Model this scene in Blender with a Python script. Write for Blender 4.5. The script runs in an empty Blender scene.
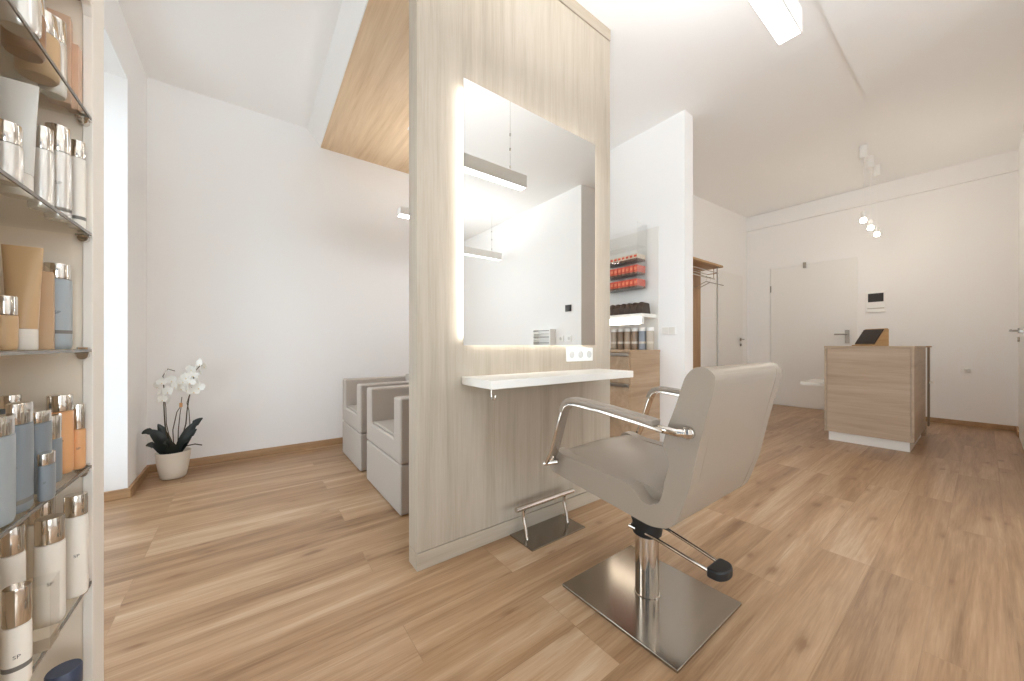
import bpy, bmesh, math, random
from mathutils import Vector, Matrix
random.seed(7)
R = math.radians
sc = bpy.context.scene
COL = sc.collection
CZ = 0.95                    # eye height

# ------------------------------------------------------------------ materials
def s2l(c):
    return tuple((x/12.92 if x <= .04045 else ((x+.055)/1.055)**2.4) for x in (v/255. for v in c))
def mat(name, col, rough=.5, metal=0., spec=.5, emit=None, estr=0., trans=0., coat=0., bump=0., bscale=200., ior=1.45, srgb=True):
    m = bpy.data.materials.new(name); m.use_nodes = True
    nt = m.node_tree; b = nt.nodes['Principled BSDF']
    c = s2l(col) if srgb else col
    b.inputs['Base Color'].default_value = (*c, 1)
    b.inputs['Roughness'].default_value = rough
    b.inputs['Metallic'].default_value = metal
    b.inputs['Specular IOR Level'].default_value = spec
    b.inputs['Transmission Weight'].default_value = trans
    b.inputs['Coat Weight'].default_value = coat
    b.inputs['IOR'].default_value = ior
    if emit:
        b.inputs['Emission Color'].default_value = (*emit, 1)
        b.inputs['Emission Strength'].default_value = estr
    if bump:
        tc = nt.nodes.new('ShaderNodeTexCoord'); n = nt.nodes.new('ShaderNodeTexNoise'); bp = nt.nodes.new('ShaderNodeBump')
        n.inputs['Scale'].default_value = bscale; n.inputs['Detail'].default_value = 4
        bp.inputs['Strength'].default_value = bump; bp.inputs['Distance'].default_value = .002
        nt.links.new(tc.outputs['Object'], n.inputs['Vector']); nt.links.new(n.outputs['Fac'], bp.inputs['Height'])
        nt.links.new(bp.outputs['Normal'], b.inputs['Normal'])
    return m

def ramp(nt, stops):
    r = nt.nodes.new('ShaderNodeValToRGB'); e = r.color_ramp.elements
    while len(e) < len(stops): e.new(.5)
    for i, (p, c) in enumerate(stops):
        e[i].position = p; e[i].color = (*c, 1)
    return r
def math_node(nt, op, a, b=None, c=None):
    n = nt.nodes.new('ShaderNodeMath'); n.operation = op
    for i, v in enumerate((a, b, c)):
        if v is None: continue
        if isinstance(v, (int, float)): n.inputs[i].default_value = v
        else: nt.links.new(v, n.inputs[i])
    return n.outputs[0]
def mixc(nt, fac, a, b, mode='MIX'):
    n = nt.nodes.new('ShaderNodeMix'); n.data_type = 'RGBA'; n.blend_type = mode
    for k, v in ((0, fac), (6, a), (7, b)):
        if isinstance(v, (int, float)): n.inputs[k].default_value = v
        elif isinstance(v, tuple): n.inputs[k].default_value = (*v, 1)
        else: nt.links.new(v, n.inputs[k])
    return n.outputs[2]
def noise(nt, vec, scale, detail=4, rough=.55, dist=0.):
    n = nt.nodes.new('ShaderNodeTexNoise')
    n.inputs['Scale'].default_value = scale; n.inputs['Detail'].default_value = detail
    n.inputs['Roughness'].default_value = rough; n.inputs['Distortion'].default_value = dist
    nt.links.new(vec, n.inputs['Vector']); return n.outputs['Fac']
def mapping(nt, vec, scale, loc=(0, 0, 0)):
    n = nt.nodes.new('ShaderNodeMapping'); n.inputs['Scale'].default_value = scale; n.inputs['Location'].default_value = loc
    nt.links.new(vec, n.inputs['Vector']); return n.outputs['Vector']

def wood(name, light, mid, dark, axis, rough=.5, grain=1., loc=(0, 0, 0)):
    m = bpy.data.materials.new(name); m.use_nodes = True
    nt = m.node_tree; b = nt.nodes['Principled BSDF']
    tc = nt.nodes.new('ShaderNodeTexCoord').outputs['Object']
    a = 'XYZ'.index(axis)
    def sc_(l, w): return tuple(l if i == a else w for i in range(3))
    big = noise(nt, mapping(nt, tc, sc_(.55, 7.), loc), 1.0, 5, .6, .9)
    med = noise(nt, mapping(nt, tc, sc_(1.6, 26.), loc), 1.0, 4, .6, .4)
    fine = noise(nt, mapping(nt, tc, sc_(5., 190.), loc), 1.0, 3, .6)
    v = math_node(nt, 'ADD', math_node(nt, 'MULTIPLY', big, .5), math_node(nt, 'MULTIPLY', med, .3))
    v = math_node(nt, 'ADD', v, math_node(nt, 'MULTIPLY', fine, .2))
    r = ramp(nt, [(.36, s2l(dark)), (.5, s2l(mid)), (.64, s2l(light))])
    nt.links.new(v, r.inputs['Fac']); nt.links.new(r.outputs['Color'], b.inputs['Base Color'])
    b.inputs['Roughness'].default_value = rough
    bp = nt.nodes.new('ShaderNodeBump'); bp.inputs['Strength'].default_value = .12*grain; bp.inputs['Distance'].default_value = .002
    nt.links.new(fine, bp.inputs['Height']); nt.links.new(bp.outputs['Normal'], b.inputs['Normal'])
    return m

def floor_mat():
    m = bpy.data.materials.new('oak_plank_floor'); m.use_nodes = True
    nt = m.node_tree; b = nt.nodes['Principled BSDF']
    tc = nt.nodes.new('ShaderNodeTexCoord').outputs['Object']
    br = nt.nodes.new('ShaderNodeTexBrick'); nt.links.new(mapping(nt, tc, (1, 1, 1), (.37, .06, 0)), br.inputs['Vector'])
    br.offset = .37; br.offset_frequency = 3
    br.inputs['Color1'].default_value = (0, 0, 0, 1); br.inputs['Color2'].default_value = (1, 1, 1, 1)
    br.inputs['Mortar'].default_value = (.5, .5, .5, 1)
    br.inputs['Scale'].default_value = 1.; br.inputs['Mortar Size'].default_value = .0011; br.inputs['Mortar Smooth'].default_value = .1
    br.inputs['Bias'].default_value = 0.; br.inputs['Brick Width'].default_value = 1.26; br.inputs['Row Height'].default_value = .178
    pid = br.outputs['Color']
    # shift the grain of every plank
    cx = nt.nodes.new('ShaderNodeCombineXYZ')
    nt.links.new(math_node(nt, 'MULTIPLY', pid, 37.), cx.inputs[0]); nt.links.new(math_node(nt, 'MULTIPLY', pid, 11.), cx.inputs[1]); nt.links.new(math_node(nt, 'MULTIPLY', pid, 5.), cx.inputs[2])
    va = nt.nodes.new('ShaderNodeVectorMath'); va.operation = 'ADD'
    nt.links.new(tc, va.inputs[0]); nt.links.new(cx.outputs[0], va.inputs[1]); P = va.outputs[0]
    big = noise(nt, mapping(nt, P, (.55, 7.5, 1)), 1., 5, .62, 1.3)
    med = noise(nt, mapping(nt, P, (1.1, 26., 1)), 1., 4, .62, .8)
    fine = noise(nt, mapping(nt, P, (7., 170., 1)), 1., 3, .6)
    v = math_node(nt, 'ADD', math_node(nt, 'MULTIPLY', big, .62), math_node(nt, 'MULTIPLY', med, .25))
    v = math_node(nt, 'ADD', v, math_node(nt, 'MULTIPLY', fine, .20))
    v = math_node(nt, 'SUBTRACT', v, .035)
    v = math_node(nt, 'ADD', v, math_node(nt, 'MULTIPLY', math_node(nt, 'SUBTRACT', pid, .5), .13))
    r = ramp(nt, [(.33, s2l((130, 98, 68))), (.45, s2l((160, 126, 93))), (.54, s2l((175, 143, 110))), (.67, s2l((195, 168, 140)))])
    nt.links.new(v, r.inputs['Fac'])
    # knots: sparse dark spots stretched along the plank
    vo = nt.nodes.new('ShaderNodeTexVoronoi'); vo.voronoi_dimensions = '2D'; vo.inputs['Scale'].default_value = 1.; vo.inputs['Randomness'].default_value = 1.
    wob = noise(nt, mapping(nt, P, (5, 26, 1)), 1., 3)
    nt.links.new(mapping(nt, P, (2.1, 5.2, 1)), vo.inputs['Vector'])
    dist = math_node(nt, 'ADD', vo.outputs['Distance'], math_node(nt, 'MULTIPLY', math_node(nt, 'SUBTRACT', wob, .5), .34))
    kn = ramp(nt, [(.0, (1, 1, 1)), (.03, (.7, .7, .7)), (.085, (.2, .2, .2)), (.20, (0, 0, 0))]); nt.links.new(dist, kn.inputs['Fac'])
    keep = nt.nodes.new('ShaderNodeSeparateColor'); nt.links.new(vo.outputs['Color'], keep.inputs[0])
    kf = math_node(nt, 'MULTIPLY', kn.outputs['Color'], math_node(nt, 'MULTIPLY', math_node(nt, 'GREATER_THAN', keep.outputs[0], .55), .72))
    col = mixc(nt, kf, r.outputs['Color'], s2l((118, 80, 50)))
    # dark fibres
    st = noise(nt, mapping(nt, P, (.9, 40., 1)), 1., 4, .7, .8)
    sr = ramp(nt, [(.55, (0, 0, 0)), (.70, (1, 1, 1))]); nt.links.new(st, sr.inputs['Fac'])
    col = mixc(nt, math_node(nt, 'MULTIPLY', sr.outputs['Color'], .45), col, s2l((138, 97, 62)))
    col = mixc(nt, math_node(nt, 'MULTIPLY', br.outputs['Fac'], .35), col, s2l((110, 78, 50)))
    nt.links.new(col, b.inputs['Base Color'])
    b.inputs['Roughness'].default_value = .34; b.inputs['Specular IOR Level'].default_value = .5
    bp = nt.nodes.new('ShaderNodeBump'); bp.inputs['Strength'].default_value = .10; bp.inputs['Distance'].default_value = .002
    nt.links.new(math_node(nt, 'SUBTRACT', fine, br.outputs['Fac']), bp.inputs['Height']); nt.links.new(bp.outputs['Normal'], b.inputs['Normal'])
    return m

def thin_glass(name, tint=(1, 1, 1), refl=.12, spec_rough=.02):
    m = bpy.data.materials.new(name); m.use_nodes = True
    nt = m.node_tree; nt.nodes.remove(nt.nodes['Principled BSDF'])
    out = nt.nodes['Material Output']
    t = nt.nodes.new('ShaderNodeBsdfTransparent'); t.inputs[0].default_value = (*tint, 1)
    g = nt.nodes.new('ShaderNodeBsdfGlossy'); g.inputs['Roughness'].default_value = spec_rough
    f = nt.nodes.new('ShaderNodeLayerWeight'); f.inputs[0].default_value = .25
    mx = nt.nodes.new('ShaderNodeMixShader')
    fac = math_node(nt, 'MULTIPLY_ADD', f.outputs['Fresnel'], .22, refl*.15)
    nt.links.new(fac, mx.inputs[0]); nt.links.new(t.outputs[0], mx.inputs[1]); nt.links.new(g.outputs[0], mx.inputs[2])
    nt.links.new(mx.outputs[0], out.inputs[0]); return m
def emis(name, col, s):
    m = bpy.data.materials.new(name); m.use_nodes = True
    nt = m.node_tree; nt.nodes.remove(nt.nodes['Principled BSDF'])
    e = nt.nodes.new('ShaderNodeEmission'); e.inputs[0].default_value = (*col, 1); e.inputs[1].default_value = s
    nt.links.new(e.outputs[0], nt.nodes['Material Output'].inputs[0]); return m

WARM = (1., .90, .78)
M = dict(
    wall=mat('white_wall_paint', (247, 246, 245), .75, bump=.05, bscale=120),
    ceil=mat('white_ceiling_paint', (251, 251, 250), .8),
    door=mat('white_door_lacquer', (242, 241, 238), .45),
    floor=floor_mat(),
    skirt=wood('oak_skirting', (190, 156, 118), (172, 137, 100), (150, 116, 82), 'X'),
    part=wood('pale_oak_panel', (190, 180, 165), (180, 168, 151), (163, 150, 133), 'Z', .5),
    partx=wood('pale_oak_strip', (189, 178, 162), (179, 166, 148), (163, 149, 131), 'X', .5),
    soff=wood('oak_soffit_panel', (228, 204, 171), (216, 188, 153), (198, 167, 130), 'Y', .5),
    counter=wood('grey_oak_laminate', (198, 179, 158), (186, 165, 142), (167, 145, 122), 'Y', .5),
    counterx=wood('grey_oak_laminate_end', (198, 179, 158), (186, 165, 142), (167, 145, 122), 'X', .5),
    cab=wood('taupe_oak_laminate', (190, 165, 138), (176, 150, 122), (158, 131, 104), 'X', .5),
    oak=wood('honey_oak', (200, 164, 118), (184, 146, 100), (162, 124, 80), 'X', .5),
    oakz=wood('honey_oak_upright', (190, 156, 118), (176, 140, 104), (156, 120, 86), 'Z', .5),
    caselin=mat('cream_cabinet_board', (240, 227, 209), .55, bump=.03),
    case=mat('ivory_cabinet_edge', (242, 236, 227), .5),
    casewood=wood('cabinet_top_board', (206, 178, 148), (192, 162, 130), (176, 145, 113), 'X', .5),
    white=mat('white_lacquer', (240, 237, 231), .3),
    whitep=mat('white_plastic', (248, 247, 244), .35),
    lampb=mat('pearl_white_lamp_body', (248, 246, 242), .45),
    leather=mat('taupe_leather', (148, 135, 121), .33, bump=.10, bscale=600),
    fabric=mat('taupe_upholstery', (178, 168, 158), .6, bump=.10, bscale=500),
    steel=mat('brushed_steel', (158, 148, 136), .17, 1.),
    chrome=mat('polished_chrome', (215, 208, 200), .08, 1.),
    satin=mat('satin_nickel', (170, 164, 156), .3, 1.),
    black=mat('black_rubber', (26, 25, 25), .45),
    screen=mat('dark_screen', (44, 34, 27), .3),
    mirror=mat('mirror_silver', (222, 221, 218), .0, 1.),
    glass=thin_glass('clear_shelf_glass', (.97, .98, .97), .15),
    pane=thin_glass('window_glass', (.97, .98, .98), .1),
    acryl=thin_glass('clear_acrylic', (.995, .995, .992), .06),
    gedge=mat('grey_glass_edge', (128, 124, 118), .25),
    led=emis('led_backlight', (1., .98, .95), 10.),
    lampl=emis('lamp_diffuser', (.94, .97, 1.), 5.),
    lampd=emis('lamp_diffuser_bright', (.94, .97, 1.), 18.),
    lampw=emis('added_uplight_glow_weak', (.94, .97, 1.), 24.),  # weaker glow for the added strips on the lamp tops
    ledl=emis('led_backlight_low', (1., .96, .91), 6.),
    lampu=emis('added_uplight_glow', (.94, .97, 1.), 50.),  # glow of the added strip on the lamp top, lifts the ceiling
    bulb=emis('halogen_bulb', (1., .86, .68), 60.),
    pot=mat('cream_ceramic', (226, 219, 206), .35),
    leaf=mat('dark_orchid_leaf', (36, 40, 36), .35),
    stem=mat('orchid_stem', (74, 62, 46), .5),
    petal=mat('white_petal', (244, 243, 238), .5),
    lip=mat('orchid_lip', (232, 214, 170), .5),
    clay=mat('orange_clip', (206, 158, 112), .5),
    hair=mat('dark_brown_hair', (66, 50, 40), .5, bump=.4, bscale=90),
    red=mat('red_carton', (206, 84, 60), .5),
    orange=mat('salmon_carton', (226, 138, 104), .5),
    grey=mat('grey_plastic', (120, 116, 110), .5),
    cream=mat('cream_carton', (222, 206, 184), .5),
    cbot=mat('brown_carton_end', (112, 84, 66), .5),
    ink=mat('dark_ink', (84, 82, 82), .5),
)

# ------------------------------------------------------------------ mesh helpers
class MB:
    def __init__(s): s.bm = bmesh.new(); s.mi = 0
    def _f(s, vs):
        try:
            f = s.bm.faces.new(vs); f.material_index = s.mi; return f
        except ValueError: return None
    def box(s, x0, x1, y0, y1, z0, z1):
        v = [s.bm.verts.new((x, y, z)) for x in (x0, x1) for y in (y0, y1) for z in (z0, z1)]
        for q in ((0, 1, 3, 2), (4, 6, 7, 5), (0, 4, 5, 1), (2, 3, 7, 6), (0, 2, 6, 4), (1, 5, 7, 3)): s._f([v[i] for i in q])
        return s
    def prism(s, pts, axis, a, b):
        """closed outline extruded along axis; pts in the two other axes in cyclic order (x: y,z / y: x,z / z: x,y)"""
        def P(p, t):
            return {'x': (t, p[0], p[1]), 'y': (p[0], t, p[1]), 'z': (p[0], p[1], t)}[axis]
        A = [s.bm.verts.new(P(p, a)) for p in pts]; B = [s.bm.verts.new(P(p, b)) for p in pts]
        n = len(pts)
        for i in range(n): s._f([A[i], A[(i+1) % n], B[(i+1) % n], B[i]])
        s._f(A[::-1]); s._f(B); return s
    def loft(s, rings, cap=True, closed=True):
        V = [[s.bm.verts.new(p) for p in r] for r in rings]
        n = len(V[0])
        for a, b in zip(V[:-1], V[1:]):
            for i in range(n if closed else n-1): s._f([a[i], a[(i+1) % n], b[(i+1) % n], b[i]])
        if cap: s._f(V[0][::-1]); s._f(V[-1])
        return s
    def lathe(s, prof, c=(0, 0, 0), n=28, rx=1., ry=1., cap=True):
        rings = []
        for r, z in prof:
            r = max(r, 1e-5)
            rings.append([(c[0]+r*rx*math.cos(2*math.pi*i/n), c[1]+r*ry*math.sin(2*math.pi*i/n), c[2]+z) for i in range(n)])
        return s.loft(rings, cap)
    def tube(s, pts, r, n=12, prof=None):
        """swept tube; r a number or list; prof (w,h) gives a flat rounded section instead"""
        pts = [Vector(p) for p in pts]; k = len(pts)
        rr = r if isinstance(r, (list, tuple)) else [r]*k
        up = None; rings = []
        for i, p in enumerate(pts):
            d = (pts[min(i+1, k-1)] - pts[max(i-1, 0)]).normalized()
            if up is None:
                up = Vector((1, 0, 0)) if abs(d.x) < .9 else Vector((0, 0, 1))
            side = d.cross(up); side.normalize(); up = side.cross(d).normalized()
            ring = []
            for j in range(n):
                a = 2*math.pi*j/n; ca, sa = math.cos(a), math.sin(a)
                if prof:
                    q = .35
                    ca = math.copysign(abs(ca)**q, ca)*prof[0]; sa = math.copysign(abs(sa)**q, sa)*prof[1]
                    ring.append(p + up*ca + side*sa)
                else: ring.append(p + (up*ca + side*sa)*rr[i])
            rings.append(ring)
        return s.loft(rings)
    def cyl(s, a, b, r, n=20): return s.tube([a, b], r, n)
    def done(s, name, m, parent=None, smooth=None, bevel=0., seg=2, subsurf=0):
        bmesh.ops.recalc_face_normals(s.bm, faces=s.bm.faces[:])
        me = bpy.data.meshes.new(name); s.bm.to_mesh(me); s.bm.free()
        for mm in (m if isinstance(m, (list, tuple)) else [m]): me.materials.append(mm)
        o = bpy.data.objects.new(name, me); COL.objects.link(o)
        if parent: o.parent = parent; 
        if smooth is not None:
            me.polygons.foreach_set('use_smooth', [True]*len(me.polygons)); me.set_sharp_from_angle(angle=R(smooth))
        if bevel:
            bv = o.modifiers.new('bevel', 'BEVEL'); bv.width = bevel; bv.segments = seg; bv.limit_method = 'ANGLE'; bv.angle_limit = R(40)
            if smooth is None:
                me.polygons.foreach_set('use_smooth', [True]*len(me.polygons)); bv.harden_normals = True
        if subsurf:
            ss = o.modifiers.new('sub', 'SUBSURF'); ss.levels = ss.render_levels = subsurf
        return o
def box(name, m, *a, parent=None, bevel=0., seg=2): return MB().box(*a).done(name, m, parent, bevel=bevel, seg=seg)
def tag(o, label=None, cat=None, group=None, kind=None):
    if label: o['label'] = label
    if cat: o['category'] = cat
    if group: o['group'] = group
    if kind: o['kind'] = kind
    return o
def thing(name, label, cat, loc=(0, 0, 0), group=None):
    o = bpy.data.objects.new(name, None); COL.objects.link(o); o.location = loc; o.empty_display_size = .05
    return tag(o, label, cat, group)
def adopt(root):
    """parts are modelled in world space; keep them there under a root that stands at the thing's base"""
    bpy.context.view_layer.update()
    inv = root.matrix_world.inverted()
    for c in root.children: c.matrix_parent_inverse = inv
def struct(o): o['kind'] = 'structure'; return o
def arc(c, r, a0, a1, n, plane='yz', fixed=0.):
    out = []
    for i in range(n+1):
        a = R(a0+(a1-a0)*i/n); p = (c[0]+r*math.cos(a), c[1]+r*math.sin(a))
        out.append((fixed, *p) if plane == 'yz' else (p[0], fixed, p[1]) if plane == 'xz' else (*p, fixed))
    return out
def round_poly(pts, r, n=5):
    """round the corners of an outline (r a number or a list)"""
    out = []; k = len(pts); rr = r if isinstance(r, (list, tuple)) else [r]*k
    for i in range(k):
        p, a, b = Vector(pts[i]), Vector(pts[i-1]), Vector(pts[(i+1) % k])
        q = min(rr[i], (a-p).length*.48, (b-p).length*.48)
        if q < 1e-5: out.append(tuple(p)); continue
        s, e = p+(a-p).normalized()*q, p+(b-p).normalized()*q
        for j in range(n+1):
            t = j/n; out.append(tuple(s*(1-t)**2+p*2*t*(1-t)+e*t*t))
    return out
def ray(px):
    u = (px-512)/354.; return (.599+.801*u, .801-.599*u)
def at_y(px, Y):             # floor-plan point on the sight line of a column, at depth Y
    a, b = ray(px); return (a/b*Y, Y)

# ------------------------------------------------------------------ the room
XL, YB, XF, YH, XD = -.60, 3.75, 6.82, 2.43, 2.98       # window wall, rear wall, far wall, hall wall, divider
YP0, YP1 = 1.43, 1.52                                     # partition
YR, XS, YN = -.22, 3.33, -3.4                             # right hall wall, side wall, wall behind
HC, HL = 3.12, 2.955
struct(box('floor', M['floor'], -1.1, 7.0, -3.6, 3.95, -.12, 0))
def slab(name, y0, y1, dz):
    """one gently rising ceiling plane; y0/y1 = (near end, far end) of its long edges"""
    rings = []
    for x, z, k in ((-1.1, HL, 0), (3.0, HL, .46), (7.0, HC+.015, 1)):
        ya, yb = y0[0]+(y0[1]-y0[0])*k, y1[0]+(y1[1]-y1[0])*k
        rings.append([(x, ya, z+dz), (x, yb, z+dz), (x, yb, HC+.2), (x, ya, HC+.2)])
    return struct(MB().loft(rings).done(name, M['ceil']))
slab('ceiling', (.545, .612), (3.95, 3.95), 0)
slab('ceiling_strip', (-3.6, -3.6), (.5449, .6119), -.016)
# rear wall, hall wall, divider
struct(box('wall_rear', M['wall'], -1.1, XD, YB, YB+.2, 0, HC))
struct(box('wall_divider', M['wall'], XD, XD+.139, 1.53, YB, 0, HL))
w = MB(); w.box(XD+.12, XF+.2, YH, YH+.2, 0, HC+.1)
struct(w.done('wall_hall', M['wall']))
w = MB(); w.box(XF, XF+.2, -.4, YH+.2, 0, 2.88); w.box(XF-.025, XF+.2, -.4, YH+.2, 2.882, HC)
struct(w.done('wall_far', M['wall']))
# right hall wall (with two doors) and the side wall that closes the salon
w = MB(); w.box(XS, XF, YR-.15, YR, 0, HC)
struct(w.done('wall_right', M['wall']))
struct(box('wall_side', M['wall'], XS, XS+.15, YN, YR-.15, 0, HC))
# wall behind the camera with a wide shop window
w = MB(); w.box(-1.1, -.3, YN-.3, YN, 0, HC); w.box(1.7, XS+.15, YN-.3, YN, 0, HC); w.box(-.3, 1.7, YN-.3, YN, 2.62, HC); w.box(-.3, 1.7, YN-.3, YN, 0, .35)
struct(w.done('wall_front', M['wall']))
# window wall: openings Y 1.46..3.22 and -2.3..0.2
w = MB(); XO = -1.0
for y0, y1 in ((YN, -2.3), (.2, 1.46), (3.22, YB)): w.box(XO, XL, y0, y1, 0, HC)
for y0, y1 in ((-2.3, .2), (1.46, 3.22)): w.box(XO, XL, y0, y1, 2.62, HC)
struct(w.done('wall_left', M['wall']))
def window(name, y0=None, y1=None, x=None, horiz=None):
    f = MB(); p = MB(); t = .07
    if horiz is None:
        for a, b, c, d in ((y0, y1, 0, .09), (y0, y1, 2.53, 2.62), (y0, y0+t, 0, 2.62), (y1-t, y1, 0, 2.62), ((y0+y1)/2-.04, (y0+y1)/2+.04, 0, 2.62)): f.box(x-.06, x, a, b, c, d)
        p.box(x-.034, x-.028, y0+.05, y1-.05, .06, 2.56)
    else:
        x0, x1, z0 = horiz
        for a, b, c, d in ((x0, x1, z0, z0+.08), (x0, x1, 2.54, 2.62), (x0, x0+t, z0, 2.62), (x1-t, x1, z0, 2.62), ((x0+x1)/2-.04, (x0+x1)/2+.04, z0, 2.62)): f.box(a, b, YN-.2, YN-.14, c, d)
        p.box(x0+.05, x1-.05, YN-.173, YN-.167, z0+.05, 2.57)
    r = struct(f.done(name, M['white']))
    p.done('window_pane', M['pane'], r)
window('window_1', 1.46, 3.22, XO+.08)
window('window_2', -2.3, .2, XO+.08)
window('window_3', horiz=(-.3, 1.7, .35))
# soffit over the washing seats: oak underside, white sloping cheek
SX0, SX1, SZ = .55, 1.85, 2.82
s = MB()
s.loft([[(x0, y, SZ), (x0, y, SZ+.012), (.445, y, HL), (SX1, y, HL), (SX1, y, SZ)] for y, x0 in ((YP1-.02, .513), (YB, SX0))])
so = struct(s.done('ceiling_soffit', M['ceil']))
MB().loft([[(x0+.005, y, SZ-.006), (x0+.005, y, SZ), (SX1-.004, y, SZ), (SX1-.004, y, SZ-.006)] for y, x0 in ((YP1-.02, .513), (YB, SX0))]).done('soffit_panel', M['soff'], so)
# partition
pw = MB().box(.570, 1.85, YP0, YP1, .075, 2.882)
pt = struct(pw.done('wall_partition', M['part'], bevel=.002))
box('plinth_board', M['partx'], .570, 1.85, YP0-.004, YP1, 0, .073, parent=pt, bevel=.0015)
box('top_board', M['partx'], .570, 1.85, YP0-.004, YP1-.05, 2.886, 2.975, parent=pt, bevel=.0015)
# skirtings
SK = .058
def skirt(name, *a): struct(box(name, M['skirt'], *a, 0, SK, bevel=.004))
skirt('baseboard_rear', XL, XD, YB-.018, YB)
skirt('baseboard_left', XL, XL+.018, 3.22, YB-.018)
skirt('baseboard_reveal', XO+.08, XL+.018, 3.202, 3.22)
skirt('baseboard_far', XF-.018, XF, YR, 1.02)
skirt('baseboard_right', 4.62, 5.28, YR, YR+.018)
skirt('baseboard_corner', 6.36, XF-.018, YR, YR+.018)
skirt('baseboard_hall', XD+.12, 5.70, YH-.018, YH)
skirt('baseboard_divider', XD-.018, XD, 1.55, 1.74)

# doors -------------------------------------------------------------
def lever(parent, pos, axis, sgn, normal, keyhole=True, plate=False):
    """handle: rose, neck, lever. axis = direction of lever ('x'/'y'), normal = unit outwards"""
    p = Vector(pos); n = Vector(normal); l = Vector((1, 0, 0)) if axis == 'x' else Vector((0, 1, 0))
    h = MB()
    if plate:
        a = p+n*.001-l*.024-Vector((0, 0, .13)); b = p+n*.012+l*.024+Vector((0, 0, .06))
        h.box(min(a.x, b.x), max(a.x, b.x), min(a.y, b.y), max(a.y, b.y), a.z, b.z)
    else:
        h.cyl(p, p+n*.012, .026)
    h.tube([p+n*.01, p+n*.05, p+n*.056+l*sgn*.012, p+n*.056+l*sgn*.13], .0105)
    if keyhole: h.cyl(p-Vector((0, 0, .09)), p-Vector((0, 0, .09))+n*.014, .022)
    return h.done('door_handle', M['satin'], parent, smooth=40)
d1 = struct(box('door_1', M['door'], XF-.012, XF-.001, 1.066, 2.09, .006, 2.19, bevel=.002))
lever(d1, (XF-.012, 1.17, 1.11), 'y', 1, (-1, 0, 0), plate=True)
h = MB()
for z in (1.86,): h.cyl((XF-.02, 2.085, z-.05), (XF-.02, 2.085, z+.05), .009)
h.done('hinge', M['satin'], d1, smooth=40)
box('door_stop', M['satin'], XF-.04, XF-.012, 1.63, 1.665, 2.13, 2.215, parent=d1, bevel=.004)
w = MB(); w.box(XF-.02, XF-.001, 2.094, 2.10, 0, 2.2); w.box(XF-.006, XF-.001, 1.056, 2.10, 2.194, 2.2)
w.done('door_gap_trim', M['wall'], d1)
d2 = struct(box('door_2', M['door'], 5.755, 6.625, YH-.005, YH-.0005, .006, 2.105, bevel=.001))
lever(d2, (6.53, YH-.005, 1.05), 'x', -1, (0, -1, 0))
d3 = struct(box('door_3', M['door'], 5.30, 6.34, YR+.001, YR+.012, .006, 2.12, bevel=.002))
lever(d3, (6.22, YR+.012, 1.10), 'x', -1, (0, 1, 0))
d4 = struct(box('door_4', M['door'], 3.72, 4.56, YR+.001, YR+.012, .006, 2.12, bevel=.002))
w = MB(); w.box(3.65, 3.72, YR+.001, YR+.03, 0, 2.19); w.box(4.56, 4.62, YR+.001, YR+.03, 0, 2.19); w.box(3.72, 4.56, YR+.001, YR+.03, 2.12, 2.19)
w.done('door_frame', M['white'], d4)
lever(d4, (4.47, YR+.012, 1.05), 'x', -1, (0, 1, 0))

# ------------------------------------------------------------------ mirror, shelf, sockets on the partition
MX0, MX1, MZ0, MZ1 = .774, 1.664, .951, 2.148
mr = thing('wall_mirror', 'tall rectangular frameless mirror with a glowing backlight on the oak partition', 'mirror', ((MX0+MX1)/2, YP0, MZ0))
box('mirror_glass', M['mirror'], MX0, MX1, YP0-.034, YP0-.029, MZ0, MZ1, parent=mr)
box('backing_board', M['whitep'], MX0+.03, MX1-.03, YP0-.029, YP0-.002, MZ0+.03, MZ1-.03, parent=mr)
for x in (MX0+.014, MX1-.023): box('led_strip', M['led'], x, x+.009, YP0-.026, YP0-.006, MZ0+.035, MZ1-.025, parent=mr)
for z in (MZ0+.014, MZ1-.023): box('led_strip', M['ledl'], MX0+.05, MX1-.05, YP0-.026, YP0-.006, z, z+.009, parent=mr)
adopt(mr)
SZ0, SZ1 = .772, .808
sh = thing('wall_shelf', 'long white shelf under the mirror on the oak partition', 'shelf', (1.26, YP0, SZ0))
box('shelf_board', M['white'], .783, 1.736, 1.182, YP0, SZ0, SZ1, parent=sh, bevel=.003)
hk = MB(); hk.tube([(.835, 1.262, SZ0)]+[(.835, 1.262, SZ0-.035)]+arc((1.247, SZ0-.038), .015, 0, -200, 8, 'yz', .835), .0028, 8)
hk.lathe([(.009, -.003), (.009, .0)], (.835, 1.262, SZ0), 12)
hk.done('bag_hook', M['chrome'], sh, smooth=40)
adopt(sh)
sk = thing('power_socket', 'white triple power socket between mirror and shelf', 'socket', (1.56, YP0, .885))
b0, b1 = 1.452, 1.672
box('socket_frame', M['whitep'], b0, b1, YP0-.011, YP0, .858, .937, parent=sk, bevel=.003)
for i in range(3):
    cx = b0+.0365+i*.0735
    s = MB(); s.prism(round_poly([(cx-.028, .8695), (cx+.028, .8695), (cx+.028, .9255), (cx-.028, .9255)], .004), 'y', YP0-.0125, YP0-.010)
    s.done('socket_insert', M['whitep'], sk)
    s = MB(); rr = []
    for r_, y_ in ((.0205, -.0126), (.0195, -.0145), (.0185, -.0126), (.018, -.0128)):
        rr.append([(cx+r_*math.cos(a*math.pi/12), YP0+y_, .8975+r_*math.sin(a*math.pi/12)) for a in range(24)])
    s.loft(rr, cap=True); s.done('socket_well', mat('socket_well_grey', (214, 212, 208), .5) if i == 0 else bpy.data.materials['socket_well_grey'], sk, smooth=40)
adopt(sk)

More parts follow.
